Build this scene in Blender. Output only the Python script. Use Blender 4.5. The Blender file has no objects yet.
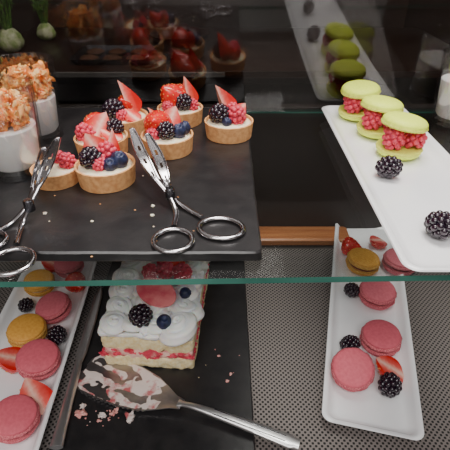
import bpy, bmesh, math, random
from mathutils import Vector, Matrix, Euler, noise
random.seed(7)
R = math.radians
PI = math.pi
SC = bpy.context.scene
COL = SC.collection
# ---------------------------------------------------------------- camera maths
F = 450.0
TH = R(33.9)
CAMZ = 0.384
def at(px, py, z):
    u = (px-225)/F; v = (py-225)/F
    d = Vector((u, math.cos(TH)-v*math.sin(TH), -math.sin(TH)-v*math.cos(TH)))
    t = (z-CAMZ)/d.z
    return Vector((d.x*t, d.y*t, z))
SHELF = 0.204          # top of glass shelf
SL = 0.212             # top of upper slate
LS = 0.008             # top of lower slate
# ---------------------------------------------------------------- materials
def lin(c):
    out = []
    for x in c:
        x = x/255.0
        out.append(x/12.92 if x <= 0.04045 else ((x+0.055)/1.055)**2.4)
    return (out[0], out[1], out[2], 1)
def mat(name, c1, c2=None, scale=200, rough=0.5, bump=0.0, bscale=None, metal=0.0, sss=0.0, coat=0.0, spec=0.5, trans=0.0, bdist=0.001, lo=0.35, hi=0.65):
    m = bpy.data.materials.new(name); m.use_nodes = True
    nt = m.node_tree; N = nt.nodes; L = nt.links
    b = N['Principled BSDF']
    tc = N.new('ShaderNodeTexCoord')
    c1 = lin(c1); c2 = lin(c2) if c2 else tuple([x*0.8 for x in c1[:3]]+[1])
    nz = N.new('ShaderNodeTexNoise'); nz.inputs['Scale'].default_value = scale; nz.inputs['Detail'].default_value = 4
    L.new(tc.outputs['Object'], nz.inputs['Vector'])
    rp = N.new('ShaderNodeValToRGB'); rp.color_ramp.elements[0].position = lo; rp.color_ramp.elements[1].position = hi
    rp.color_ramp.elements[0].color = c1; rp.color_ramp.elements[1].color = c2
    L.new(nz.outputs['Fac'], rp.inputs['Fac']); L.new(rp.outputs['Color'], b.inputs['Base Color'])
    b.inputs['Roughness'].default_value = rough; b.inputs['Metallic'].default_value = metal
    b.inputs['Specular IOR Level'].default_value = spec
    b.inputs['Coat Weight'].default_value = coat; b.inputs['Coat Roughness'].default_value = 0.1
    if sss:
        b.inputs['Subsurface Weight'].default_value = sss
        b.inputs['Subsurface Radius'].default_value = (0.004, 0.002, 0.001)
        b.inputs['Subsurface Scale'].default_value = 1.0
    if bump:
        n2 = N.new('ShaderNodeTexNoise'); n2.inputs['Scale'].default_value = bscale or scale*2; n2.inputs['Detail'].default_value = 5
        L.new(tc.outputs['Object'], n2.inputs['Vector'])
        bp = N.new('ShaderNodeBump'); bp.inputs['Strength'].default_value = bump; bp.inputs['Distance'].default_value = bdist
        L.new(n2.outputs['Fac'], bp.inputs['Height']); L.new(bp.outputs['Normal'], b.inputs['Normal'])
    return m
def glassmat(name, tint, f0=0.04, k=0.9, rough=0.0):
    # thin-glass look: tinted transmission plus a Schlick-style reflection that works from both sides
    m = bpy.data.materials.new(name); m.use_nodes = True
    nt = m.node_tree; N = nt.nodes; L = nt.links
    N.remove(N['Principled BSDF']); out = N['Material Output']
    t = N.new('ShaderNodeBsdfTransparent'); t.inputs['Color'].default_value = tint
    g = N.new('ShaderNodeBsdfGlossy'); g.inputs['Roughness'].default_value = rough; g.inputs['Color'].default_value = (1, 1, 1, 1)
    mx = N.new('ShaderNodeMixShader')
    lw = N.new('ShaderNodeLayerWeight'); lw.inputs['Blend'].default_value = 0.5
    pw = N.new('ShaderNodeMath'); pw.operation = 'POWER'; pw.inputs[1].default_value = 5; L.new(lw.outputs['Facing'], pw.inputs[0])
    ma = N.new('ShaderNodeMath'); ma.operation = 'MULTIPLY_ADD'; ma.inputs[1].default_value = k; ma.inputs[2].default_value = f0; L.new(pw.outputs[0], ma.inputs[0])
    L.new(ma.outputs[0], mx.inputs['Fac'])
    L.new(t.outputs[0], mx.inputs[1]); L.new(g.outputs[0], mx.inputs[2]); L.new(mx.outputs[0], out.inputs['Surface'])
    return m
def strawcut():
    m = bpy.data.materials.new('strawberry cut face'); m.use_nodes = True
    nt = m.node_tree; N = nt.nodes; L = nt.links; b = N['Principled BSDF']
    tc = N.new('ShaderNodeTexCoord'); sp = N.new('ShaderNodeSeparateXYZ'); L.new(tc.outputs['Object'], sp.inputs[0])
    ab = N.new('ShaderNodeMath'); ab.operation = 'ABSOLUTE'; L.new(sp.outputs['X'], ab.inputs[0])
    mz = N.new('ShaderNodeMath'); mz.operation = 'MULTIPLY_ADD'; L.new(ab.outputs[0], mz.inputs[0]); mz.inputs[1].default_value = 76
    zz = N.new('ShaderNodeMath'); zz.operation = 'MULTIPLY'; L.new(sp.outputs['Z'], zz.inputs[0]); zz.inputs[1].default_value = 4
    L.new(zz.outputs[0], mz.inputs[2])
    nz = N.new('ShaderNodeTexNoise'); nz.inputs['Scale'].default_value = 300; L.new(tc.outputs['Object'], nz.inputs['Vector'])
    ad = N.new('ShaderNodeMath'); ad.operation = 'MULTIPLY_ADD'; L.new(nz.outputs['Fac'], ad.inputs[0]); ad.inputs[1].default_value = 0.32; L.new(mz.outputs[0], ad.inputs[2])
    rp = N.new('ShaderNodeValToRGB'); e = rp.color_ramp.elements
    e[0].position = 0.15; e[0].color = lin((249, 200, 182)); e[1].position = 0.92; e[1].color = lin((212, 34, 32))
    k = e.new(0.5); k.color = lin((236, 100, 90))
    L.new(ad.outputs[0], rp.inputs['Fac']); L.new(rp.outputs['Color'], b.inputs['Base Color'])
    b.inputs['Roughness'].default_value = 0.22; b.inputs['Coat Weight'].default_value = 0.3
    return m
def perfmat():
    m = bpy.data.materials.new('perforated grey mesh'); m.use_nodes = True
    nt = m.node_tree; N = nt.nodes; L = nt.links; b = N['Principled BSDF']
    tc = N.new('ShaderNodeTexCoord'); sp = N.new('ShaderNodeSeparateXYZ'); L.new(tc.outputs['Object'], sp.inputs[0])
    cs = []
    for ax, per in (('X', 0.0052), ('Y', 0.0052)):
        a = N.new('ShaderNodeMath'); a.operation = 'MULTIPLY'; a.inputs[1].default_value = 2*PI/per; L.new(sp.outputs[ax], a.inputs[0])
        c = N.new('ShaderNodeMath'); c.operation = 'COSINE'; L.new(a.outputs[0], c.inputs[0]); cs.append(c)
    p = N.new('ShaderNodeMath'); p.operation = 'MULTIPLY'; L.new(cs[0].outputs[0], p.inputs[0]); L.new(cs[1].outputs[0], p.inputs[1])
    rp = N.new('ShaderNodeValToRGB'); e = rp.color_ramp.elements
    e[0].position = 0.08; e[0].color = lin((122, 114, 111)); e[1].position = 0.42; e[1].color = lin((26, 24, 24))
    L.new(p.outputs[0], rp.inputs['Fac']); L.new(rp.outputs['Color'], b.inputs['Base Color'])
    b.inputs['Roughness'].default_value = 0.7; b.inputs['Metallic'].default_value = 0.1
    b.inputs['Specular IOR Level'].default_value = 0.3
    return m
def woodmat(name, c1, c2, rough=0.35):
    m = mat(name, c1, c2, 12, rough, lo=0.3, hi=0.7)
    N = m.node_tree.nodes; L = m.node_tree.links
    mp = N.new('ShaderNodeMapping'); mp.inputs['Scale'].default_value = (1, 14, 14)
    tc = [n for n in N if n.type == 'TEX_COORD'][0]; nz = [n for n in N if n.type == 'TEX_NOISE'][0]
    L.new(tc.outputs['Object'], mp.inputs['Vector']); L.new(mp.outputs['Vector'], nz.inputs['Vector'])
    return m
MT = dict(
 slate = mat('black slate', (31,30,32), (43,41,42), 60, 0.29, 0.3, 220, bdist=0.0005),
 slate2 = mat('black slate dull', (28,27,29), (40,38,39), 60, 0.36, 0.3, 200, bdist=0.0006),
 china = mat('white porcelain', (246,246,248), (240,240,243), 20, 0.18, coat=0.4),
 crust = mat('tart crust', (232,176,118), (208,144,90), 260, 0.65, 0.4, 900, bdist=0.0005),
 custard = mat('pastry cream', (253,243,218), (248,232,198), 200, 0.35, 0.3, 300, sss=0.2),
 black = mat('blackberry skin', (20,12,26), (42,16,34), 300, 0.18, coat=0.6),
 rasp = mat('raspberry skin', (228,80,102), (200,50,74), 250, 0.45, sss=0.3, coat=0.0),
 blue = mat('blueberry skin', (44,52,88), (24,28,52), 240, 0.45),
 straw = mat('strawberry skin', (228,44,36), (198,24,24), 150, 0.24, coat=0.35, sss=0.1),
 seed = mat('strawberry seed', (230,160,84), (206,120,50), 300, 0.4),
 strawcut = strawcut(),
 pink = mat('pink macaron shell', (228,122,134), (220,110,124), 350, 0.6, 0.12, 500, bdist=0.0004, spec=.35),
 pinkfoot = mat('pink macaron foot', (236,142,148), (190,80,96), 900, 0.85, 0.8, 1200, bdist=0.0008, spec=.2),
 dpink = mat('deep pink macaron shell', (220,106,120), (211,95,110), 350, 0.6, 0.12, 500, bdist=0.0004, spec=.35),
 yel = mat('lime yellow macaron shell', (236,252,98), (226,245,84), 350, 0.5, 0.12, 600, bdist=0.0004, spec=.35),
 yelfoot = mat('lime macaron foot', (240,246,118), (216,222,86), 900, 0.8, 0.8, 1400, bdist=0.0007, spec=.2),
 gold = mat('golden macaron shell', (244,182,88), (234,164,70), 350, 0.6, 0.12, 500, bdist=0.0004, spec=.35),
 goldfoot = mat('golden macaron foot', (240,192,108), (206,142,66), 900, 0.85, 0.8, 1200, bdist=0.0008, spec=.2),
 fillr = mat('berry filling', (136,22,42), (106,12,28), 400, 0.4),
 fillc = mat('cream filling', (250,238,208), (240,220,180), 400, 0.5),
 steel = mat('polished steel', (196,194,196), (176,174,178), 30, 0.17, metal=1.0),
 steel2 = mat('darker steel', (130,130,136), (104,104,110), 30, 0.22, metal=1.0),
 satin = mat('satin steel', (176,170,170), (150,144,146), 60, 0.30, 0.1, 400, metal=0.9),
 knife = mat('bright knife steel', (214,212,212), (196,194,196), 40, 0.32, metal=0.9),
 sponge = mat('yellow sponge', (251,239,198), (242,218,158), 320, 0.9, 0.7, 600, bdist=0.001),
 jam = mat('raspberry jam layer', (208,62,84), (248,206,190), 110, 0.4, 0.6, 300, lo=0.40, hi=0.58),
 cream = mat('whipped cream', (255,254,250), (252,249,242), 120, 0.5, 0.05, 200, sss=0.35),
 smear = mat('pale cream smear', (226,212,206), (190,96,100), 90, 0.3, 0.1, 300, lo=.53, hi=.66),
 granola = mat('orange fruit crumble', (255,168,78), (246,136,50), 180, 0.35, 0.2, 500, sss=.25, coat=.3),
 granola2 = mat('peach crumble', (255,212,142), (255,188,110), 180, 0.45, 0.3, 500, sss=.2),
 panna = mat('panna cotta', (250,249,247), (246,244,241), 60, 0.35, sss=0.15),
 wood = woodmat('orange brown wood', (192,128,82), (160,96,58)),
 dwood = woodmat('dark brown wood', (66,42,32), (46,30,23)),
 rail = mat('grey counter edge', (124,124,122), (108,108,106), 40, 0.35),
 cookie = mat('brown cookie', (104,68,44), (80,50,32), 200, 0.8, 0.7, 400),
 dark = mat('black panel', (40,35,33), (50,43,40), 8, 0.5),
 dbrown = mat('dark brown wall', (48,38,34), (72,50,40), 3, 0.6),
 fennel = mat('pale fennel bulb', (226,236,196), (168,200,116), 60, 0.4, lo=.42, hi=.6),
 green = mat('fennel green', (112,160,64), (66,116,44), 100, 0.5),
 plum = mat('dark red plum', (62,30,28), (46,20,20), 60, 0.5),
 crumb = mat('pink cake crumb', (232,176,166), (212,132,128), 300, 0.8),
 glass = glassmat('clear shelf glass', (0.90,0.925,0.92,1), .035, .35),
 edge = mat('green glass edge', (44,104,92), (70,134,118), 14, 0.12, coat=0.5),
 backglass = glassmat('smoked rear glass', (0.56,0.54,0.53,1), 0.078, .5, .05),
 cup = glassmat('cup glass', (0.97,0.97,0.97,1), .12, .9),
 perf = perfmat(),
)
# ---------------------------------------------------------------- mesh builder
def icodata(sub):
    bm = bmesh.new(); bmesh.ops.create_icosphere(bm, subdivisions=sub, radius=1)
    vs = [v.co.copy() for v in bm.verts]; fs = [[v.index for v in f.verts] for f in bm.faces]; bm.free(); return vs, fs
ICO = {k: icodata(k) for k in (1, 2, 3, 4)}
class MB:
    def __init__(s): s.v = []; s.f = []; s.m = []
    def add(s, vs, fs, mi=0, M=None):
        o = len(s.v)
        s.v += [tuple(M @ Vector(v)) if M else tuple(v) for v in vs]
        s.f += [[i+o for i in f] for f in fs]; s.m += [mi]*len(fs); return s
    def ico(s, c, r, sub=2, mi=0, jit=0, rot=None, M=None, nz=60):
        vs, fs = ICO[sub]
        if not hasattr(r, '__len__'): r = (r, r, r)
        off = Vector((random.random()*50,)*3) if jit else Vector()
        out = []
        for v in vs:
            k = 1+jit*noise.noise(v*1.7+off) if jit else 1
            p = Vector((v.x*r[0]*k, v.y*r[1]*k, v.z*r[2]*k))
            if rot: p = rot @ p
            out.append(p+Vector(c))
        return s.add(out, fs, mi, M)
    def lathe(s, prof, seg=32, mi=0, M=None, rf=None, mis=None):
        o = len(s.v); rings = []
        T = (lambda p: tuple(M @ Vector(p))) if M else (lambda p: p)
        for i, (r, z) in enumerate(prof):
            if r < 1e-7: s.v.append(T((0, 0, z))); rings.append([len(s.v)-1]); continue
            ring = []
            for j in range(seg):
                a = 2*PI*j/seg; k = rf(a, i) if rf else 1
                s.v.append(T((r*k*math.cos(a), r*k*math.sin(a), z))); ring.append(len(s.v)-1)
            rings.append(ring)
        for i in range(len(rings)-1):
            a, b = rings[i], rings[i+1]; q = mis[i] if mis else mi
            if len(a) == 1 and len(b) == 1: continue
            for j in range(seg):
                k = (j+1) % seg
                if len(a) == 1: s.f.append([a[0], b[j], b[k]])
                elif len(b) == 1: s.f.append([a[j], b[0], a[k]])
                else: s.f.append([a[j], b[j], b[k], a[k]])
                s.m.append(q)
        return s
    def loops(s, L, mi=0, cap0=True, cap1=True, closed=False, M=None):
        n = len(L[0]); vs = [p for l in L for p in l]; fs = []
        for i in range(len(L)-(0 if closed else 1)):
            a = i*n; b = ((i+1) % len(L))*n
            for j in range(n):
                k = (j+1) % n; fs.append([a+j, a+k, b+k, b+j])
        if not closed:
            if cap0: fs.append(list(range(n))[::-1])
            if cap1: fs.append([(len(L)-1)*n+j for j in range(n)])
        return s.add(vs, fs, mi, M)
    def box(s, x0, x1, y0, y1, z0, z1, bev=0.0, mi=0, M=None):
        w = x1-x0; l = y1-y0; cx = (x0+x1)/2; cy = (y0+y1)/2
        b = bev
        def lp(ins, z): return [(cx+p[0], cy+p[1], z) for p in rr(w-2*ins, l-2*ins, max(b, 1e-4), 2)]
        return s.loops([lp(b*0.8, z0), lp(0, z0+b*0.8), lp(0, z1-b*0.8), lp(b*0.8, z1)] if b else [lp(0, z0), lp(0, z1)], mi, M=M)
    def sweep(s, pts, ws, ts, n=12, mi=0, closed=False, up=Vector((0, 0, 1)), sq=1.0):
        P = [Vector(p) for p in pts]; L = []; N = len(P)
        for i in range(N):
            if closed: t = P[(i+1) % N]-P[i-1]
            else: t = P[min(i+1, N-1)]-P[max(i-1, 0)]
            t.normalize(); sd = t.cross(up).normalized(); u = sd.cross(t).normalized()
            w = ws[i] if hasattr(ws, '__len__') else ws; th = ts[i] if hasattr(ts, '__len__') else ts
            lp = []
            for j in range(n):
                a = 2*PI*j/n; c = math.cos(a); q = math.sin(a)
                c = math.copysign(abs(c)**sq, c); q = math.copysign(abs(q)**sq, q)
                lp.append(P[i]+sd*(c*w/2)+u*(q*th/2))
            L.append(lp)
        return s.loops(L, mi, closed=closed)
    def mesh(s, name, mats, smooth=True, angle=None):
        me = bpy.data.meshes.new(name); me.from_pydata([tuple(v) for v in s.v], [], s.f)
        bm = bmesh.new(); bm.from_mesh(me); bmesh.ops.recalc_face_normals(bm, faces=bm.faces); bm.to_mesh(me); bm.free()
        for i, p in enumerate(me.polygons): p.material_index = s.m[i]; p.use_smooth = smooth
        for m in mats: me.materials.append(m)
        if angle is not None: me.set_sharp_from_angle(angle=R(angle))
        return me
    def obj(s, name, mats, parent=None, loc=(0, 0, 0), rot=(0, 0, 0), smooth=True, angle=40):
        if not isinstance(mats, (list, tuple)): mats = [mats]
        return inst(name, s.mesh(name, mats, smooth, angle), parent, loc, rot)
def rr(w, l, r, n=5, sub=0):
    r = min(r, w/2-1e-5, l/2-1e-5); out = []
    for cx, cy, a0 in ((w/2-r, l/2-r, 0), (-w/2+r, l/2-r, 90), (-w/2+r, -l/2+r, 180), (w/2-r, -l/2+r, 270)):
        for i in range(n+1):
            a = R(a0+90*i/n); out.append((cx+r*math.cos(a), cy+r*math.sin(a)))
    if sub:
        o2 = []
        for i, p in enumerate(out):
            q = out[(i+1) % len(out)]; o2.append(p)
            if math.hypot(q[0]-p[0], q[1]-p[1]) > 0.01:
                for k in range(1, sub): o2.append((p[0]+(q[0]-p[0])*k/sub, p[1]+(q[1]-p[1])*k/sub))
        out = o2
    return out
def spline(pts, n=8):
    P = [Vector(p) for p in pts]; P = [P[0]*2-P[1]]+P+[P[-1]*2-P[-2]]; out = []
    for i in range(1, len(P)-2):
        for k in range(n):
            t = k/n; a, b, c, d = P[i-1], P[i], P[i+1], P[i+2]
            out.append(0.5*((2*b)+(c-a)*t+(2*a-5*b+4*c-d)*t*t+(3*b-a-3*c+d)*t**3))
    out.append(P[-2]); return out
def inst(name, me, parent=None, loc=(0, 0, 0), rot=(0, 0, 0), sc=1.0):
    o = bpy.data.objects.new(name, me); COL.objects.link(o)
    o.location = loc; o.rotation_euler = rot
    o.scale = (sc, sc, sc) if not hasattr(sc, '__len__') else sc
    if parent: o.parent = parent
    return o
def tag(o, label, cat, group=None, kind=None):
    o['label'] = label; o['category'] = cat
    if group: o['group'] = group
    if kind: o['kind'] = kind
    return o
def thing(name, label, cat, loc, group=None, rot=(0, 0, 0)):
    o = bpy.data.objects.new(name, None); COL.objects.link(o); o.empty_display_size = 0.01
    o.location = loc; o.rotation_euler = rot; return tag(o, label, cat, group)
def struct(o): o['kind'] = 'structure'; return o
# ---------------------------------------------------------------- setting
struct(MB().box(-.48, .48, -.15, 1.3, -.03, -.002).obj('floor', MT['dark'], smooth=False))
struct(MB().box(-.5, -.48, -.15, 1.3, -.03, .62).obj('wall_left', MT['dbrown'], smooth=False))
struct(MB().box(.48, .5, -.15, 1.3, -.03, .62).obj('wall_right', MT['dbrown'], smooth=False))
struct(MB().box(-.5, .5, 1.3, 1.32, -.03, .8).obj('wall_back', MT['dbrown'], smooth=False))
struct(MB().box(-.48, .48, .556, .57, -.002, .19, .001).obj('wall_rear', MT['dark'], smooth=False))
struct(MB().box(-.48, .18, .519, .555, -.002, .010, .003).obj('trim_1', MT['wood']))
# perforated mat
tag(MB().box(-.47, .47, -.1, .512, -.002, 0, .0006).obj('perforated_mat', MT['perf'], angle=30), 'grey perforated metal mat with rows of tiny black holes covering the lower deck', 'mat')
# glass shelf (front edge slightly skewed)
g = MB()
fl, fr_ = .1985, .2165
q = [(-.48, fl), (.48, fr_+.004), (.48, .508), (-.48, .508)]
vs = [(x, y, .1995) for x, y in q]+[(x, y, SHELF) for x, y in q]
g.add(vs, [[0, 1, 2, 3], [4, 5, 6, 7]], 0); g.add(vs, [[0, 1, 5, 4], [1, 2, 6, 5], [2, 3, 7, 6], [3, 0, 4, 7]], 1)
tag(g.obj('glass_shelf', [MT['glass'], MT['edge']], smooth=False, angle=None), 'clear glass shelf with a polished green front edge running across the whole display', 'glass shelf')
# rear glass, leaning forward
a = R(7)
bgm = MB().box(-.478, .478, -.002, .002, 0, .3)
bgp = bgm.obj('window_1', MT['backglass'], smooth=False, loc=(0, .502, SHELF+.0005), rot=(a, 0, 0)); struct(bgp)
# ---------------------------------------------------------------- background counter behind rear glass
BZ = .168
ct = thing('rear_shelf', 'dark brown wooden shelf with grey front rail behind the smoked rear glass', 'shelf', (0, 1, BZ-.012))
MB().box(-.478, .478, -.195, .2, 0, .012, .001).obj('board', MT['dwood'], ct, smooth=False)
MB().box(-.35, .0, -.2, -.1955, 0.002, .011, .001).obj('front_rail', MT['rail'], ct, smooth=False)
tr = thing('baking_tray', 'shallow dark baking tray holding brown cookies on the rear shelf', 'tray', (-.19, .9, BZ))
L = []
for ins, z in ((.006, 0), (0, .010), (.002, .010), (.008, .002)):
    L.append([(x, y, z) for x, y in rr(.19-2*ins, .12-2*ins, .012)])
MB().loops(L).obj('tray_body', MT['steel2'], tr)
cm = MB().lathe([(0, .008), (.010, .0075), (.016, .005), (.018, .002), (.015, 0), (0, 0)], 20, rf=lambda a, i: 1+.05*math.sin(5*a)).mesh('cookie', [MT['cookie']])
for ix in range(4):
    for iy in range(2):
        tag(inst('cookie', cm, None, (-.255+ix*.043, .875+iy*.05, BZ+.0022), (0, 0, ix)), 'round brown cookie on the dark baking tray behind the glass', 'cookie', 'cookies on the rear tray')
# fennel
def fennel(px, py, label, sc_, seed):
    random.seed(seed)
    p = at(px, py, BZ); fn = thing('fennel_bulb', label, 'fennel', (p.x, p.y, BZ), 'fennel bulbs on the rear shelf'); fn.scale = (sc_,)*3; fn.rotation_euler = (0, 0, seed)
    m = MB()
    m.lathe([(0, 0), (.012, .001), (.024, .010), (.027, .020), (.022, .034), (.014, .044), (.008, .048), (0, .049)], 28, rf=lambda a, i: 1+.08*math.cos(5*a+i*.2))
    m.obj('bulb', MT['fennel'], fn)
    for k in range(7):
        aa = k*.9; rr2 = 1 if k % 2 else .6
        sp = spline([(math.cos(aa)*.007, math.sin(aa)*.005, .038), (math.cos(aa)*.014*rr2, math.sin(aa)*.010, .062), (math.cos(aa)*.034*rr2, math.sin(aa)*.018, .088+.012*(k % 3))], 5)
        m = MB().sweep(sp, [.009-.0005*i for i in range(len(sp))], .006, 8)
        for q in range(22):
            m.ico(sp[-1]+Vector((random.uniform(-.012, .012), random.uniform(-.008, .008), random.uniform(-.006, .014))), (.0009, .0009, .009), 1, 0, 0, Euler((random.uniform(-1, 1), random.uniform(-1, 1), 0)).to_matrix())
        m.obj('stalk', MT['green'], fn)
fennel(13, 52, 'larger pale fennel bulb with green stalks nearest the left frame edge on the rear shelf', .95, 2)
fennel(48, 40, 'smaller pale fennel bulb behind the granola cups on the rear shelf', .75, 5)
random.seed(99)
# bowl with plums behind
p = at(178, 55, BZ); bw = tag(MB().lathe([(0, 0), (.03, 0), (.034, .004), (.055, .022), (.062, .036), (.059, .036), (.05, .022), (.03, .008), (0, .006)], 40).obj('wooden_bowl', MT['dwood'], loc=(p.x, p.y+.03, BZ)), 'dark wooden bowl of dark plums on the rear shelf', 'bowl')
pm = MB().lathe([(0, -.016), (.008, -.0145), (.0155, -.006), (.017, .001), (.0145, .010), (.008, .015), (.002, .0155), (0, .0145)], 24).mesh('plum', [MT['plum']])
for k in range(5):
    aa = k*2*PI/5; tag(inst('plum', pm, None, (p.x+.029*math.cos(aa), p.y+.03+.029*math.sin(aa), BZ+.031), (.3*k, .2, 0)), 'dark red plum in the wooden bowl behind the glass', 'plum', 'plums in the rear bowl')
# ---------------------------------------------------------------- slates
def slab(name, x0, x1, y0, y1, z0, z1, m):
    L = []; w = x1-x0; l = y1-y0; cx = (x0+x1)/2; cy = (y0+y1)/2
    for ins, z in ((.001, z0), (0, z0+.0012), (0, z1-.0012), (.0012, z1)):
        lp = []
        for x, y in rr(w-2*ins, l-2*ins, .004, 3, 30):
            k = .0009*noise.noise(Vector((x*60, y*60, z*250)))
            lp.append((x*(1+k*6), y*(1+k*6), z))
        L.append(lp)
    return MB().loops(L).obj(name, m, None, (cx, cy, 0), angle=30)
us = slab('slate_board', -.245, .0235, .2250, .492, SHELF+.0002, SL, MT['slate'])
tag(us, 'black slate board on the glass shelf carrying the berry tarts and tongs', 'slate board')
ls = slab('slate_board', -.152, .026, .17, .50, .0002, LS, MT['slate2'])
tag(ls, 'black slate board on the lower mat carrying the cake and cake server', 'slate board')
# ---------------------------------------------------------------- plates
def plate(w, l, loc, rz, label, h=.013):
    L = []
    for ins, z, r in ((.012, 0, .006), (.010, .0005, .007), (.003, h*.6, .009), (.0, h-.001, .01), (.0005, h, .01), (.003, h, .009), (.006, h*.75, .008), (.010, .0045, .007), (.014, .0038, .006), (.030, .0036, .004)):
        L.append([(x, y, z) for x, y in rr(w-2*ins, l-2*ins, r, 6)])
    return tag(MB().loops(L).obj('serving_plate', MT['china'], None, loc, (0, 0, rz), angle=60), label, 'plate')
plate(.092, .288, (.1525, .3485, SHELF+.0003), 0, 'long white rectangular plate on the glass shelf carrying lime yellow macarons', .010)
plate(.089, .352, (.1713, .3985, .0003), -R(13.7), 'long white rectangular plate of pink macarons on the lower mat at right')
plate(.092, .345, (-.2085, .312, .0003), R(2.4), 'long white rectangular plate of macarons on the lower mat at left beside the knife')
# ---------------------------------------------------------------- berries
def cluster(n, r, rd, core, mi=0, taper=0, hollow=False):
    m = MB(); m.ico((0, 0, 0), [x*.93 for x in r], 2)
    for i in range(n):
        z = 1-2*(i+.5)/n; a = i*2.39996; q = math.sqrt(1-z*z)
        tp = 1-taper*z
        if hollow and z < -.88: continue
        d = rd*random.uniform(.88, 1.12)
        m.ico((r[0]*q*math.cos(a)*tp, r[1]*q*math.sin(a)*tp, r[2]*z), d, 2)
    return m
ME = {}
ME['black'] = cluster(46, (.0072, .0072, .0088), .0026, 0).mesh('blackberry', [MT['black']])
ME['rasp'] = cluster(38, (.0073, .0073, .0086), .0024, 0, taper=.22, hollow=True).mesh('raspberry', [MT['rasp']])
ME['blue'] = MB().lathe([(0, -.0065), (.003, -.0060), (.0062, -.0025), (.0068, .0005), (.0058, .0038), (.0035, .0056), (.0030, .0068), (.0022, .0056), (0, .0048)], 30, rf=lambda a, i: 1+(.18*math.cos(5*a) if i == 6 else 0)).mesh('blueberry', [MT['blue']])
def sprof(n=14, Rr=.0125, Lh=.028, pw=1.8):
    out = []
    for i in range(n+1):
        t = i/n; z = -Lh/2+t*Lh
        if t <= .30: r = Rr*math.sqrt(max(0, 1-((.30-t)/.30)**2))
        else:
            k = (t-.30)/.70; r = Rr*(1-k**pw)
        out.append((max(r, 0) if 0 < t < 1 else 0, z))
    return out
def strawwhole():
    m = MB(); pr = sprof(); m.lathe(pr, 28)
    for i in range(60):
        t = .06+.86*((i+.5)/60); k = t*14; a = i*2.39996; i0 = int(k); f = k-i0
        r = pr[i0][0]*(1-f)+pr[min(i0+1, 14)][0]*f; z = pr[i0][1]*(1-f)+pr[min(i0+1, 14)][1]*f
        m.ico((r*.99*math.cos(a), r*.99*math.sin(a), z), (.0006, .0006, .0009), 1, 1)
    return m
def strawhalf(a0=0, a1=180, Lh=.028, Rr=.0125, pw=1.8):
    m = MB(); pr = sprof(14, Rr, Lh, pw); n = 16; vs = []; fs = []; c = len(pr)
    for r, z in pr:
        for j in range(n+1):
            a = R(a0+(a1-a0)*j/n); vs.append((r*math.cos(a), r*math.sin(a), z))
    for i in range(c-1):
        for j in range(n): fs.append([i*(n+1)+j, i*(n+1)+j+1, (i+1)*(n+1)+j+1, (i+1)*(n+1)+j])
    m.add(vs, fs, 0)
    for side in (0, n):
        v2 = []; f2 = []
        for i, (r, z) in enumerate(pr): v2.append((0, 0, z)); v2.append(vs[i*(n+1)+side])
        for i in range(c-1): f2.append([2*i, 2*i+1, 2*i+3, 2*i+2])
        m.add(v2, f2, 1)
    for i in range(34):
        t = .08+.84*((i+.5)/34); a = R(a0+10+((i*137.5) % max(1, (a1-a0-20)))); k = t*14; i0 = int(k)
        r, z = pr[i0]; m.ico((r*.99*math.cos(a), r*.99*math.sin(a), z), (.0006, .0006, .0009), 1, 2)
    return m
ME['straw'] = strawwhole().mesh('strawberry', [MT['straw'], MT['seed']])
ME['half'] = strawhalf().mesh('strawberry_half', [MT['straw'], MT['strawcut'], MT['seed']], angle=50)
ME['wedge'] = strawhalf(0, 80, .040, .0165, 1.35).mesh('strawberry_wedge', [MT['straw'], MT['strawcut'], MT['seed']], angle=50)
NM = dict(black='blackberry', rasp='raspberry', blue='blueberry', straw='strawberry', half='strawberry_half', wedge='strawberry_wedge')
# ---------------------------------------------------------------- tarts
TR = .0235; THt = .0155
def crust_mesh():
    ph = [random.uniform(0, 6) for _ in range(4)]
    rf = lambda a, i: 1+.003*math.sin(3*a+ph[0])+.002*math.sin(7*a+ph[1])+.0015*math.sin(17*a+ph[2]+i)
    pr = [(0, 0), (.0216, 0), (.0219, .0003), (TR, THt-.0002), (TR-.0002, THt), (TR-.0016, THt), (TR-.0018, THt-.0003), (.0212, .0105), (0, .0105)]
    m = MB().lathe(pr, 64, rf=rf)
    return m.mesh('crust', [MT['crust']], angle=25)
CR = [crust_mesh(), crust_mesh()]
fm = MB().lathe([(0, .0155), (.008, .0152), (.014, .0147), (.019, .0138), (.0214, .0128), (.0205, .0108), (0, .0108)], 36, rf=lambda a, i: 1+.005*math.sin(5*a)).mesh('cream_filling', [MT['custard']])
def tart(px, py, label, tops, rz=0, s0=1.0):
    p = at(px, py-7, SL+THt); t = thing('berry_tart', label, 'tart', (p.x, p.y, SL+.0001), 'berry tarts on the slate board')
    t.scale = (s0, s0, s0)
    inst('crust', random.choice(CR), t, rot=(0, 0, random.uniform(0, 6)))
    inst('cream_filling', fm, t)
    for k, x, y, z, rot, s in tops:
        inst(NM[k], ME[k], t, (x/1000, y/1000, (z-3.2)/1000), tuple(R(q) for q in rot), s)
tart(105, 170, 'mini tart nearest the front with blackberry, raspberries and two blueberries',
     [('black', -9, -3, 24, (60, 20, 0), 1.0), ('rasp', 1, 4, 25, (10, 20, 0), 1.0), ('blue', 12, -2, 22, (20, 10, 0), 1.05), ('blue', 6, -8, 21, (40, -10, 30), .85), ('half', -9, 9, 28, (-20, -30, 10), .9), ('wedge', 2, 9, 29, (-15, 24, 25), .72), ('rasp', -2, -8, 21, (70, 0, 0), .7)])
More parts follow.
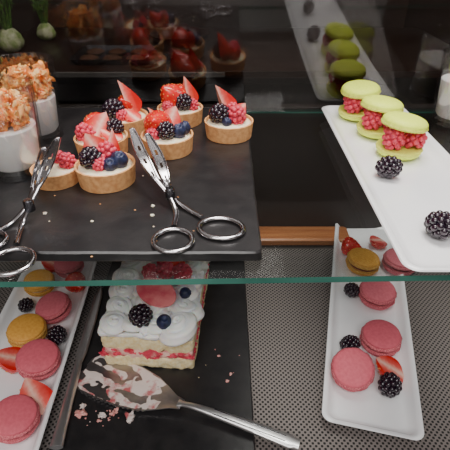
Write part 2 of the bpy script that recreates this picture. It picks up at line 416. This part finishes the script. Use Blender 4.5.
tart(167, 141, 'mini tart behind the open tongs with dark blueberries and a glossy strawberry half',
     [('straw', -9, 3, 27, (55, -25, 10), 1.05), ('blue', 11, -3, 22, (20, 0, 0), 1), ('black', 0, -6, 24, (80, 0, 40), .9), ('blue', 15, 5, 22, (0, 20, 0), .9), ('half', 3, 9, 29, (-25, 25, 0), .9), ('rasp', -11, -7, 21, (50, 0, 0), .75), ('wedge', -12, 9, 28, (-10, -20, 20), .62)])
tart(229, 127, 'rightmost mini tart with blackberry, raspberry and an upright strawberry wedge',
     [('black', -9, -1, 25, (60, 0, 30), 1.05), ('rasp', 7, -3, 24, (30, 20, 0), 1.05), ('wedge', -7, 7, 34, (-6, -20, 30), .88), ('rasp', 4, 5, 25, (0, 0, 0), .9), ('blue', -2, -10, 20, (30, 0, 0), .7), ('half', 10, 7, 25, (-30, 45, 0), .7)])
tart(101, 143, 'mini tart with raspberries and strawberry slices directly behind the front tart',
     [('rasp', -12, -3, 23, (40, 0, 0), 1.0), ('half', 0, 1, 28, (-30, 35, 10), .95), ('straw', -7, 8, 27, (50, -30, 0), .9), ('black', 12, 6, 24, (40, 0, 0), .85), ('half', 10, -5, 22, (-70, 0, 70), .75)])
tart(124, 122, 'mini tart at the back with a tall strawberry wedge beside a blackberry',
     [('black', -9, -2, 25, (30, 60, 0), 1.1), ('wedge', 2, 1, 34, (-6, -12, 30), .95), ('straw', 1, 9, 27, (50, -20, 0), .9), ('half', 8, -7, 22, (-65, 0, 60), .75), ('rasp', -12, 8, 22, (30, 0, 0), .8), ('rasp', 0, -9, 21, (60, 0, 0), .7)])
tart(180, 114, 'hindmost mini tart topped with large strawberries and a blackberry',
     [('straw', -8, 2, 30, (25, -40, 10), 1.15), ('black', 4, -5, 25, (30, 60, 0), .95), ('wedge', 7, 2, 33, (-6, -4, 35), .82), ('straw', 0, 10, 29, (40, 10, 0), 1.0), ('rasp', -11, -8, 22, (60, 0, 0), .7), ('rasp', 13, -3, 22, (30, 0, 0), .7)])
tart(54, 170, 'mini tart with one raspberry half hidden under the left tongs',
     [('rasp', 12, 3, 23, (30, 0, 0), .95), ('blue', 8, 13, 21, (0, 0, 0), .9), ('rasp', 1, 13, 22, (40, 0, 0), .8)], s0=.80)
# ---------------------------------------------------------------- tongs
def tongs(arms, pivot, label):
    pv = at(*pivot); root = thing('serving_tongs', label, 'tongs', (pv.x, pv.y, pv.z), 'pastry tongs on the slate board')
    for path, ring in arms:
        pts = [at(*q)-pv for q in path]
        sp = spline(pts, 14); n = len(sp)-1; cut = int(n*.48)
        mb = MB()
        ws = []; ts = []
        for i in range(cut-2, n+1):
            t = (i-cut)/(n-cut); ws.append(.0046-.0008*min(1, max(0, t)*3)); ts.append(.0024)
        mb.sweep(sp[cut-2:], ws, ts, 14)
        # jaw: long flat leaf with raised rims and a few short slots down its middle
        left = []; right = []; W = []
        for i in range(cut+1):
            t = i/cut; w = .0008+.0029*math.sin(PI*(t*.92+.06))**.75; W.append(w)
            tg = (sp[min(i+1, n)]-sp[max(i-1, 0)]).normalized(); sd = tg.cross(Vector((0, 0, 1))).normalized()
            left.append(sp[i]+sd*w); right.append(sp[i]-sd*w)
        mb.sweep(left+[sp[cut]], .0015, .0018, 10); mb.sweep(right+[sp[cut]], .0015, .0018, 10)
        mb.ico(sp[0], (.0016, .0016, .0010), 2)
        vs = []; fs = []; drop = -.0003
        for i in range(cut+1):
            l, r_ = left[i], right[i]
            for f in (0, .36, .64, 1): vs.append(l*(1-f)+r_*f+Vector((0, 0, drop)))
        for i in range(cut):
            slot = (i % 8) in (2, 3, 4) and 4 < i < cut-4
            for j in range(3):
                if j == 1 and slot: continue
                fs.append([i*4+j, i*4+j+1, (i+1)*4+j+1, (i+1)*4+j])
        mb.add(vs, fs, 0)
        arm = mb.obj('arm', [MT['steel'], MT['steel2']], root)
        (cx, cy, cz, rx, ry, az) = ring
        c = at(cx, cy, cz)-pv; loop = []
        for i in range(40):
            a = 2*PI*i/40; x = rx*math.cos(a); y = ry*math.sin(a)
            loop.append(c+Vector((x*math.cos(az)-y*math.sin(az), x*math.sin(az)+y*math.cos(az), 0)))
        MB().sweep(loop, .0036, .0030, 10, closed=True).obj('finger_loop', MT['steel'], arm)
    MB().lathe([(0, -.004), (.0035, -.004), (.0035, .003), (.0028, .004), (0, .0043)], 20).obj('rivet', MT['steel2'], root)
zr = SL+.0020
tongs([([(132, 129, .247), (141, 152, .240), (153, 174, .231), (169, 195, .2205), (176, 212, zr), (174, 226, zr)], (173, 240, zr, .0125, .0125, 0)),
       ([(147, 134, .243), (158, 156, .236), (166, 178, .228), (172, 196, .217), (186, 208, zr), (202, 217, zr)], (221, 228, zr, .0150, .0120, -.2))],
      (170, 193, .2220), 'open steel serving tongs with both finger loops lying centre of slate board')
tongs([([(58, 138, .246), (49, 160, .244), (41, 180, .237), (30, 204, .225), (22, 225, zr), (16, 244, zr)], (12, 261, zr, .0125, .0125, 0)),
       ([(44, 148, .243), (41, 165, .241), (35, 183, .233), (27, 205, .2205), (12, 222, zr), (-4, 232, zr)], (-18, 242, zr, .0145, .0115, .3))],
      (29, 205, .2255), 'steel serving tongs propped on the half hidden tart at left edge')
# ---------------------------------------------------------------- cups
def cup(x, y, z, label, seed, h=.072, rb=.0222, rt=.0270, group='glass dessert cups', topped=True, fh=.040):
    random.seed(seed)
    t = thing('dessert_cup', label, 'dessert cup', (x, y, z), group)
    gl = MB().lathe([(0, 0), (rb-.001, 0), (rb, .001), (rt, h), (rt-.0008, h+.0004), (rt-.0016, h), (rb-.0012, .005), (0, .0045)], 48).obj('glass', MT['cup'], t)
    r1 = rb-.0018+(rt-rb-.0004)*(fh/h)
    MB().lathe([(0, .0070), (rb-.0050, .0072), (rb-.0028, .010), (r1-.0010, fh-.001), (r1-.0018, fh), (0, fh)], 40).obj('panna_cotta', MT['panna'], t)
    if not topped: return
    m = MB(); top = .026
    for i in range(75):
        a = random.uniform(0, 2*PI); q = math.sqrt(random.random())*.93; s = random.uniform(.0034, .0062)
        m.ico((q*(r1-.0035)*math.cos(a), q*(r1-.0035)*math.sin(a), fh+.003+random.random()*(top-.004)*(1-.2*q)), (s, s*random.uniform(.5, .8), s*random.uniform(.35, .6)), 3, random.choice((0, 0, 1)), 1.1, Euler((random.uniform(0, 6), random.uniform(0, 6), random.uniform(0, 6))).to_matrix())
    for i in range(300):
        a = random.uniform(0, 2*PI); q = math.sqrt(random.random()); rr_ = q*(r1-.0022)
        zz = fh+.0005+random.random()*(top*(1-.18*q*q))
        s = random.uniform(.0009, .0024)
        m.ico((rr_*math.cos(a), rr_*math.sin(a), zz), (s, s*random.uniform(.4, 1), s*random.uniform(.3, .8)), 2, random.choice((0, 1, 1)), 1.0, Euler((random.uniform(0, 6),)*3).to_matrix())
    m.obj('granola', [MT['granola'], MT['granola2']], t, angle=60)
p = at(19, 171, SL); cup(p.x, p.y, SL+.0002, 'front glass cup of white panna cotta topped with orange granola', 3)
p = at(40, 137, SL); cup(p.x, p.y, SL+.0002, 'rear glass cup of panna cotta and granola behind the front cup', 4)
p = at(452, 122, SHELF); cup(p.x, p.y, SHELF+.0003, 'plain glass cup of white cream at right frame edge beside the lime macaron plate', 5, topped=False, fh=.046)
random.seed(21)
# ---------------------------------------------------------------- macarons
MR = .0205
def shell_mesh(nm, m1, m2, seed, hh=1.0):
    random.seed(seed); js = [random.uniform(-1, 1) for _ in range(64)]
    def rf(a, i):
        j = int(a/(2*PI)*64+.5) % 64
        return 1+(.018*js[j]+.008*math.sin(9*a) if i in (8, 9, 10) else .003*math.sin(3*a+seed))
    pr = [(0, .0104*hh), (MR*.30, .0103*hh), (MR*.55, .0099*hh), (MR*.74, .0091*hh), (MR*.87, .0079*hh), (MR*.945, .0064), (MR*.97, .0050), (MR*.955, .0041), (MR*1.01, .0033), (MR*1.05, .0018), (MR*1.02, .0003), (MR*.9, 0), (0, 0)]
    if nm.startswith('yel'): pr[5:11] = [(MR*.96, .0066), (MR*.99, .0050), (MR*.985, .0036), (MR*1.0, .0028), (MR*1.02, .0016), (MR*.99, .0003)]
    return MB().lathe(pr, 64, rf=rf, mis=[0]*7+[1]*5).mesh(nm, [m1, m2], angle=60)
SH = {k: shell_mesh(k+'_shell', MT[k], MT[f], i, hh) for i, (k, f, hh) in enumerate((('pink', 'pinkfoot', .86), ('dpink', 'pinkfoot', .86), ('yel', 'yelfoot', 1.10), ('gold', 'goldfoot', .86)))}
FL = {k: MB().lathe([(0, 0), (MR*.86, 0), (MR*.93, .0014), (MR*.93, .0032), (MR*.86, .0046), (0, .0046)], 40, rf=lambda a, i: 1+.02*math.sin(7*a)).mesh('filling', [MT[k]]) for k in ('fillr', 'fillc')}
def macaron(px, py, zbase, kind, label, group, tilt=(0, 0), s=1.0, fill='fillr', zc=.012):
    p = at(px, py, zbase+zc)
    lift = MR*abs(math.sin(math.hypot(R(tilt[0]), R(tilt[1]))))*.95
    t = thing('macaron', label, 'macaron', (p.x, p.y, zbase+lift+.0002), group, (R(tilt[0]), R(tilt[1]), 0))
    t.scale = (s, s, s)
    inst('shell', SH[kind], t, (0, 0, .0090), (PI, 0, 1.0)); inst('filling', FL[fill], t, (0, 0, .0086)); inst('shell', SH[kind], t, (0, 0, .0128), (0, 0, random.uniform(0, 6)))
def raspmac(px, py, zbase, label, rz, tilt):
    p = at(px, py, zbase)
    t = thing('raspberry_macaron', label, 'macaron', (p.x, p.y, zbase+.0005), 'lime macarons on the upper plate', (0, 0, 0)); t.scale = (.97, .97, .94)
    inst('shell', SH['yel'], t, (0, 0, .0098), (PI, 0, rz), (1, 1, .84))
    for k in range(3):
        a = rz+k*2*PI/3; inst('raspberry', ME['rasp'], t, (.0112*math.cos(a), .0112*math.sin(a), .0200), (R(10)*math.sin(a), R(-10)*math.cos(a), a), 1.12)
    MB().lathe([(0, 0), (.004, .0), (.003, .007), (.004, .0196), (0, .0196)], 20).obj('cream_core', MT['custard'], t, (0, 0, .0096))
    inst('shell', SH['yel'], t, (0, 0, .0292), (R(tilt[0]), R(tilt[1]), rz+2), (1, 1, .88))
ZP = SHELF+.0040
raspmac(356, 118, ZP, 'lime yellow macaron filled with raspberries, farthest of the row on the upper plate', -2.3, (4, -3))
raspmac(376, 135, ZP, 'lime yellow macaron filled with raspberries, middle of the row on the upper plate', -2.5, (-5, 3))
raspmac(397, 155, ZP, 'lime yellow macaron filled with raspberries, nearest the loose blackberry on the upper plate', -2.5, (-6, 5))
def berry(kind, px, py, z, label, cat, rot, s=1.0, rad=.0095, group=None):
    p = at(px, py, z+rad*s)
    return tag(inst(NM[kind], ME[kind], None, (p.x, p.y, z+rad*s), tuple(R(q) for q in rot), s), label, cat, group)
berry('black', 389, 167, ZP, 'loose blackberry right in front of the lime macarons on the upper plate', 'blackberry', (70, 0, 60), 1.0)
berry('black', 441, 225, ZP, 'loose blackberry near the front of the upper plate by the right frame edge', 'blackberry', (80, 0, 20), 1.0)
# lower right plate
ZL = .0040
G1 = 'macarons on the lower right plate'; G2 = 'macarons on the lower left plate'
macaron(377, 293, ZL, 'pink', 'pink macaron just under the glass edge on the lower right plate', G1, (4, 0))
macaron(381, 338, ZL, 'dpink', 'deep pink macaron in the middle of the lower right plate', G1, (3, -3), .98)
macaron(353, 370, ZL, 'dpink', 'pink macaron tilted up nearest the front of the lower right plate', G1, (24, -14), .96)
macaron(362, 262, ZL, 'gold', 'golden macaron behind the glass edge on the lower right plate', G1, (0, 5))
macaron(399, 262, ZL, 'pink', 'pink macaron partly hidden under the upper plate on the lower right plate', G1, (0, 3))
berry('black', 352, 290, ZL, 'blackberry left of the pink macaron under the glass edge on lower right plate', 'blackberry', (70, 0, 30), .95)
berry('black', 350, 344, ZL, 'blackberry left of the deep pink macaron on lower right plate', 'blackberry', (70, 0, 100), 1.0)
berry('black', 390, 385, ZL, 'blackberry in front of the strawberry half on lower right plate', 'blackberry', (80, 0, -30), 1.18)
berry('half', 390, 367, ZL, 'cut strawberry half between deep pink macaron and blackberry on lower right plate', 'strawberry', (-60, 0, 75), 1.25, .011)
berry('straw', 352, 247, ZL, 'whole strawberry lying at far end of lower right plate', 'strawberry', (85, 0, 60), 1.05, .0115)
berry('half', 377, 240, ZL, 'cut strawberry half at far end of lower right plate', 'strawberry', (-70, 0, 120), 1.05, .0115)
# lower left plate
macaron(56, 308, ZL, 'pink', 'pink macaron leaning beside the front golden one on lower left plate', G2, (8, -10), .92)
macaron(27, 331, ZL, 'gold', 'golden brown macaron nearer the front on the lower left plate', G2, (4, 4), .95, 'fillc')
macaron(38, 360, ZL, 'dpink', 'pink macaron in the middle of the lower left plate', G2, (6, 8), .99)
macaron(14, 419, ZL, 'dpink', 'deep pink macaron nearest the front on lower left plate', G2, (3, 8), .97)
macaron(69, 264, ZL, 'pink', 'pink macaron at the far end of lower left plate', G2, (4, 0), .86)
macaron(39, 282, ZL, 'gold', 'golden macaron toward the far end of the lower left plate', G2, (4, 4), .86, 'fillc')
berry('straw', 77, 284, ZL, 'whole strawberry beside the far pink macaron on lower left plate', 'strawberry', (85, 0, 40), 1.05, .0115)
berry('half', 50, 262, ZL, 'cut strawberry half left of the far pink macaron on lower left plate', 'strawberry', (-70, 0, 80), 1.0, .0115)
berry('black', 26, 305, ZL, 'blackberry directly behind the front golden macaron on lower left plate', 'blackberry', (70, 0, 0), .9)
berry('black', 57, 335, ZL, 'blackberry in front of leaning pink macaron on lower left plate', 'blackberry', (70, 0, 40), 1.1)
berry('half', 9, 357, ZL, 'cut strawberry half left of the middle pink macaron on lower left plate', 'strawberry', (-60, 0, 100), 1.2, .0115)
berry('half', 34, 396, ZL, 'cut strawberry half between two pink macarons on lower left plate', 'strawberry', (-45, 10, 50), 1.35, .0115)
# ---------------------------------------------------------------- cake
CW, CD = .092, .155; ca = -R(4)
cc = Vector((-.0715, .299+CD/2, LS)); ck = thing('cake_slice', 'slice of layered sponge cake with raspberry filling, piped cream and berries', 'cake', cc)
rotz = (0, 0, ca)
def layer(nm, zs, grow, amp, m, fr=140, edge=0.0):
    L = []; last = len(zs)-1
    for i, z in enumerate(zs):
        lp = []
        for x, y in rr(CW+2*grow, CD+2*grow, .005, 4, 34):
            k = amp*noise.noise(Vector((x*fr, y*fr, z*fr*1.3+3)))
            e = 0 if 0 < i < last else -.0008
            d = Vector((x, y)).normalized()
            zz = z+(edge*noise.noise(Vector((x*100, y*100, 7.7 if i == last else 1.2))) if (i == last or (i == 0 and z > .005)) else 0)
            lp.append((x+d.x*(k+e), y+d.y*(k+e), zz))
        L.append(lp)
    return MB().loops(L).obj(nm, m, ck, rot=rotz, angle=70)
layer('sponge_layer', [0.0002, .003, .006, .009, .0125, .0160], 0, .0020, MT['sponge'], edge=.009)
layer('jam_layer', [.0125, .0150, .018, .0205, .0230, .0260], -.0004, .0028, MT['jam'], 150)
layer('sponge_layer', [.0235, .027, .031, .034, .037, .040, .0430], 0, .0020, MT['sponge'], edge=.009)
layer('cream_layer', [.0415, .0432, .045, .0465, .0475], .0006, .0026, MT['cream'], 60, edge=.004)
m = MB()
for i in range(13):
    x = -CW/2+CW*(i+.5)/13
    m.ico((x+random.uniform(-.003, .003), -CD/2+random.uniform(.0010, .0024), .0195+random.uniform(-.0045, .0045)), (random.uniform(.0024, .0056), .0026, random.uniform(.0012, .0026)), 3, 0, .9)
for i in range(22):
    y = -CD/2+CD*(i+.5)/22
    for sx in (-1, 1): m.ico((sx*(CW/2-.0018), y, .0195+random.uniform(-.004, .004)), (.0026, random.uniform(.0024, .0052), random.uniform(.0012, .0026)), 3, 0, .9)
m.obj('raspberry_filling', MT['rasp'], ck, rot=rotz)
def rosette(r, h, sd_):
    # star-nozzle swirl: a ridged rope wound in a shrinking coil
    mb = MB(); N = 84; path = []
    for i in range(N+1):
        t = i/N; a = t*2*PI*2.1+sd_; q = r*.60*(1-t)**.85
        path.append(Vector((q*math.cos(a), q*math.sin(a), h*.26+h*.72*t)))
    L = []
    for i in range(N+1):
        t = i/N
        tg = (path[min(i+1, N)]-path[max(i-1, 0)]).normalized(); sd = tg.cross(Vector((0, 0, 1))).normalized(); u = sd.cross(tg).normalized()
        rad = r*.48*(1-.60*t)*(1 if t < .93 else max(.1, (1-t)/.07)); lp = []
        for j in range(20):
            a = 2*PI*j/20; k = rad*(1+.14*math.cos(5*a+i*.22)); lp.append(path[i]+sd*(k*math.cos(a))+u*(k*math.sin(a)))
        L.append(lp)
    mb.loops(L)
    return mb.mesh('cream_rosette', [MT['cream']], angle=180)
RSS = [rosette(.0165, .0150, 1), rosette(.0155, .013, 2.7), rosette(.0175, .0135, 4.4)]
pos = []
for i in range(4): pos.append((-CW/2+.0125+i*(CW-.025)/3+random.uniform(-.002, .002), -CD/2+.0115+random.uniform(-.003, .003)))
for j in range(1, 7): pos += [(-CW/2+.0115+random.uniform(-.002, .002), -CD/2+.0130+j*(CD-.026)/6), (CW/2-.0115+random.uniform(-.002, .002), -CD/2+.0130+j*(CD-.026)/6)]
pos += [(-.0115, CD/2-.012), (.0115, CD/2-.012), (0, .02), (-.008, -.036), (.012, -.032), (.0, -.048)]
for i, (x, y) in enumerate(pos):
    v = Matrix.Rotation(ca, 3, 'Z') @ Vector((x, y, 0))
    s = random.uniform(.9, 1.14)
    inst('cream_rosette', RSS[i % 3], ck, (v.x, v.y, .0450), (R(random.uniform(-18, 18)), R(random.uniform(-18, 18)), random.uniform(0, 6)), (s, s*random.uniform(.85, 1.15), s*random.uniform(.75, 1.0)))
# flat pink strawberry slice on the cream
p = at(159, 294, .0705)-cc
L = []
for ins, z in ((.0005, 0), (0, .0008), (0, .0024), (.0006, .0032)):
    lp = []
    for k in range(40):
        a = 2*PI*k/40; r = (.0225-ins)*(1-.22*math.cos(a)*(1 if math.cos(a) > 0 else .2))
        lp.append((r*1.15*math.cos(a), r*.66*math.sin(a), z))
    L.append(lp)
so = MB().loops(L).obj('strawberry_slice', mat('pink strawberry slice', (230,92,108), (244,142,142), 90, .25, coat=.4), ck, p, (R(22), R(4), R(-32)))
for k, px, py, z, rot, s in (('black', 141, 316, .067, (60, 0, 20), 1.25), ('blue', 164, 322, .066, (20, 10, 0), 1.1), ('blue', 185, 293, .067, (20, 60, 0), .9),
                           ('rasp', 165, 270, .068, (50, 0, 0), 1.15), ('rasp', 183, 273, .068, (60, 0, 40), 1.15), ('straw', 172, 262, .068, (80, 0, 70), 1.2), ('rasp', 150, 272, .068, (60, 0, 0), 1.0)):
    p = at(px, py, z)-cc; inst(NM[k], ME[k], ck, p, tuple(R(q) for q in rot), s)
# crumbs
def crumbs(name, cx, cy, sx, sy, n, z, label, mts, big=.0025):
    m = MB(); c = at(cx, cy, z)
    for i in range(n):
        p = at(cx+random.gauss(0, sx), cy+random.gauss(0, sy), z); s = random.uniform(.0005, 1)**2.5*big+.0005
        m.ico(p-c+Vector((0, 0, s*.4)), (s, s*random.uniform(.6, 1.2), s*.5), 3, random.randrange(len(mts)), 1.0)
    return tag(m.obj(name, mts, None, c, angle=180), label, 'crumbs', None, 'stuff')
crumbs('cake_crumbs', 107, 416, 13, 7, 24, LS, 'pale and pink cake crumbs scattered on slate before the server blade', [MT['crumb'], MT['smear'], MT['crumb']], .0046)
crumbs('cake_crumbs', 215, 378, 14, 20, 8, LS, 'sparse tiny crumbs on the slate to the right of the cake', [MT['crumb'], MT['sponge']], .0012)
crumbs('tart_crumbs', 120, 215, 45, 18, 16, SL, 'tiny pastry crumbs scattered on the upper slate board before the tarts', [MT['crust'], MT['custard']], .0009)
# ---------------------------------------------------------------- cake server
zb = LS+.0025
tip = at(84, 366, zb); neck = at(182, 405, zb+.006); end = at(299, 445, .0125)
sv = thing('cake_server', 'silver cake server with cream smeared blade lying before the cake', 'cake server', neck)
ax = (tip-neck); Lb = ax.length; ax.normalize(); sd = Vector((-ax.y, ax.x, 0)).normalized()
prof = [(0, .005), (.08, .007), (.2, .014), (.32, .020), (.5, .0235), (.72, .0245), (.88, .0235), (.95, .020), (1.0, .012)]
def wat(t):
    for (a0, w0), (a1, w1) in zip(prof, prof[1:]):
        if t <= a1: return w0+(w1-w0)*(t-a0)/(a1-a0)
    return .002
def bz(t, s): return -.0008*(1-s*s)-.003*min(1, t*4)
n = 48; vs = []; fs = []
for i in range(n+1):
    t = i/n; w = wat(t); c = ax*(Lb*t)
    for j in range(9):
        s = -1+2*j/8; ww = w
        if s == 1 and .25 < t < .9: ww += .0012*(i % 2)
        vs.append(c+sd*(ww*s)+Vector((0, 0, bz(t, s))))
for i in range(n):
    for j in range(8): fs.append([i*9+j, i*9+j+1, (i+1)*9+j+1, (i+1)*9+j])
k = len(vs); vs2 = vs+[v+Vector((0, 0, .0012)) for v in vs]
fs2 = [f[::-1] for f in fs]+[[q+k for q in f] for f in fs]
bd = [i*9 for i in range(n+1)]+[n*9+j for j in range(1, 9)]+[i*9+8 for i in range(n-1, -1, -1)]+[j for j in range(7, 0, -1)]
for i in range(len(bd)): a_, b_ = bd[i], bd[(i+1) % len(bd)]; fs2.append([a_, b_, b_+k, a_+k])
bl = MB().add(vs2, fs2).obj('blade', MT['satin'], sv, angle=50)
h = end-neck; hd = h.normalized()
hp = spline([ax*.004+Vector((0, 0, .0005)), h*.12+Vector((0, 0, .004)), h*.35+Vector((0, 0, .004)), h*.7+Vector((0, 0, .002)), h], 8)
ws = []
for i in range(len(hp)):
    t = i/(len(hp)-1); w = .008 if t < .05 else .0055+.0085*max(0, (t-.15)/.85)**1.1
    if t > .95: w *= .75
    ws.append(w)
MB().sweep(hp, ws, [.0035+.0015*min(1, i/20) for i in range(len(hp))], 14, sq=.8).obj('handle', MT['knife'], sv)
for off in (-.3, .3):
    MB().sweep([q+Vector((0, 0, .0024))+hd.cross(Vector((0, 0, 1)))*(off*.008) for q in hp[14:-3]], .0009, .0009, 6).obj('handle_ridge', MT['steel2'], sv)
# thin ragged film of cream on the blade: dips under the metal where the noise is low
vs = []; fs = []; ni, nj = 130, 56
for i in range(ni+1):
    t = .18+.80*i/ni; w = wat(t)
    for j in range(nj+1):
        s = -.96+1.92*j/nj
        P = ax*(Lb*t)+sd*(w*s)
        St = Vector((P.dot(ax)*30, P.dot(sd)*110, 4))
        nn = noise.noise(St)+.32*noise.noise(P*150)+.08*noise.noise(P*330)
        vs.append(P+Vector((0, 0, bz(t, s)+.0012+max(-.0008, .0007*(nn+.02)))))
for i in range(ni):
    for j in range(nj):
        q = i*(nj+1)+j; fs.append([q, q+1, q+nj+2, q+nj+1])
m = MB().add(vs, fs)
m.obj('cream_smear', [MT['smear']], bl, angle=180)
# ---------------------------------------------------------------- knife
z = LS+.0036
k0 = at(101, 288, z-.001); k1 = at(79, 362, z); k2 = at(56, 448, z+.001)
kn = thing('cake_knife', 'long silver cake knife lying between left plate and the cake', 'knife', k1)
MB().sweep([k0-k1, (k0-k1)*.97, (k0-k1)*.85, (k0-k1)*.5, (k0-k1)*.1, Vector()], [.001, .005, .009, .0110, .0105, .007], .0036, 16).obj('blade', MT['knife'], kn)
e = k2-k1
MB().sweep(spline([Vector(), e*.08, e*.4, e*.8, e*.97, e], 5), [.0065+.0055*min(1, i/20)-(0.004 if i > 23 else 0) for i in range(26)], .0065, 16).obj('handle', MT['knife'], kn)
# ---------------------------------------------------------------- lights, world, camera
def area(name, loc, target, sx, sy, pw, c):
    l = bpy.data.lights.new(name, 'AREA'); l.shape = 'RECTANGLE'; l.size = sx; l.size_y = sy; l.energy = pw; l.color = c
    o = bpy.data.objects.new(name, l); COL.objects.link(o); o.location = loc
    o.rotation_euler = (Vector(target)-Vector(loc)).to_track_quat('-Z', 'Y').to_euler(); return o
area('overhead_lamp', (.12, .42, 1.1), (.05, .33, .1), .45, .3, 11, (1, .95, .89))
area('front_lamp', (-.1, -.35, .95), (0, .35, .08), .8, .4, 8.5, (1, .97, .94))
area('side_lamp', (.75, .3, .85), (0, .33, .1), .3, .5, 3.0, (.92, .96, 1))
w = bpy.data.worlds.new('World'); SC.world = w; w.use_nodes = True
nt = w.node_tree; bg = nt.nodes['Background']
tc = nt.nodes.new('ShaderNodeTexCoord'); nz = nt.nodes.new('ShaderNodeTexNoise'); nz.inputs['Scale'].default_value = 2.5
rp = nt.nodes.new('ShaderNodeValToRGB'); rp.color_ramp.elements[0].color = (.12, .11, .105, 1); rp.color_ramp.elements[1].color = (.55, .51, .48, 1)
rp.color_ramp.elements[0].position = .35; rp.color_ramp.elements[1].position = .7
nt.links.new(tc.outputs['Generated'], nz.inputs['Vector']); nt.links.new(nz.outputs['Fac'], rp.inputs['Fac']); nt.links.new(rp.outputs['Color'], bg.inputs['Color'])
bg.inputs['Strength'].default_value = 1.0
cam = bpy.data.cameras.new('Camera'); co = bpy.data.objects.new('Camera', cam); COL.objects.link(co)
cam.sensor_width = 36; cam.lens = 36; cam.clip_start = .005
co.location = (0, 0, CAMZ); co.rotation_euler = (PI/2-TH, 0, 0)
SC.camera = co
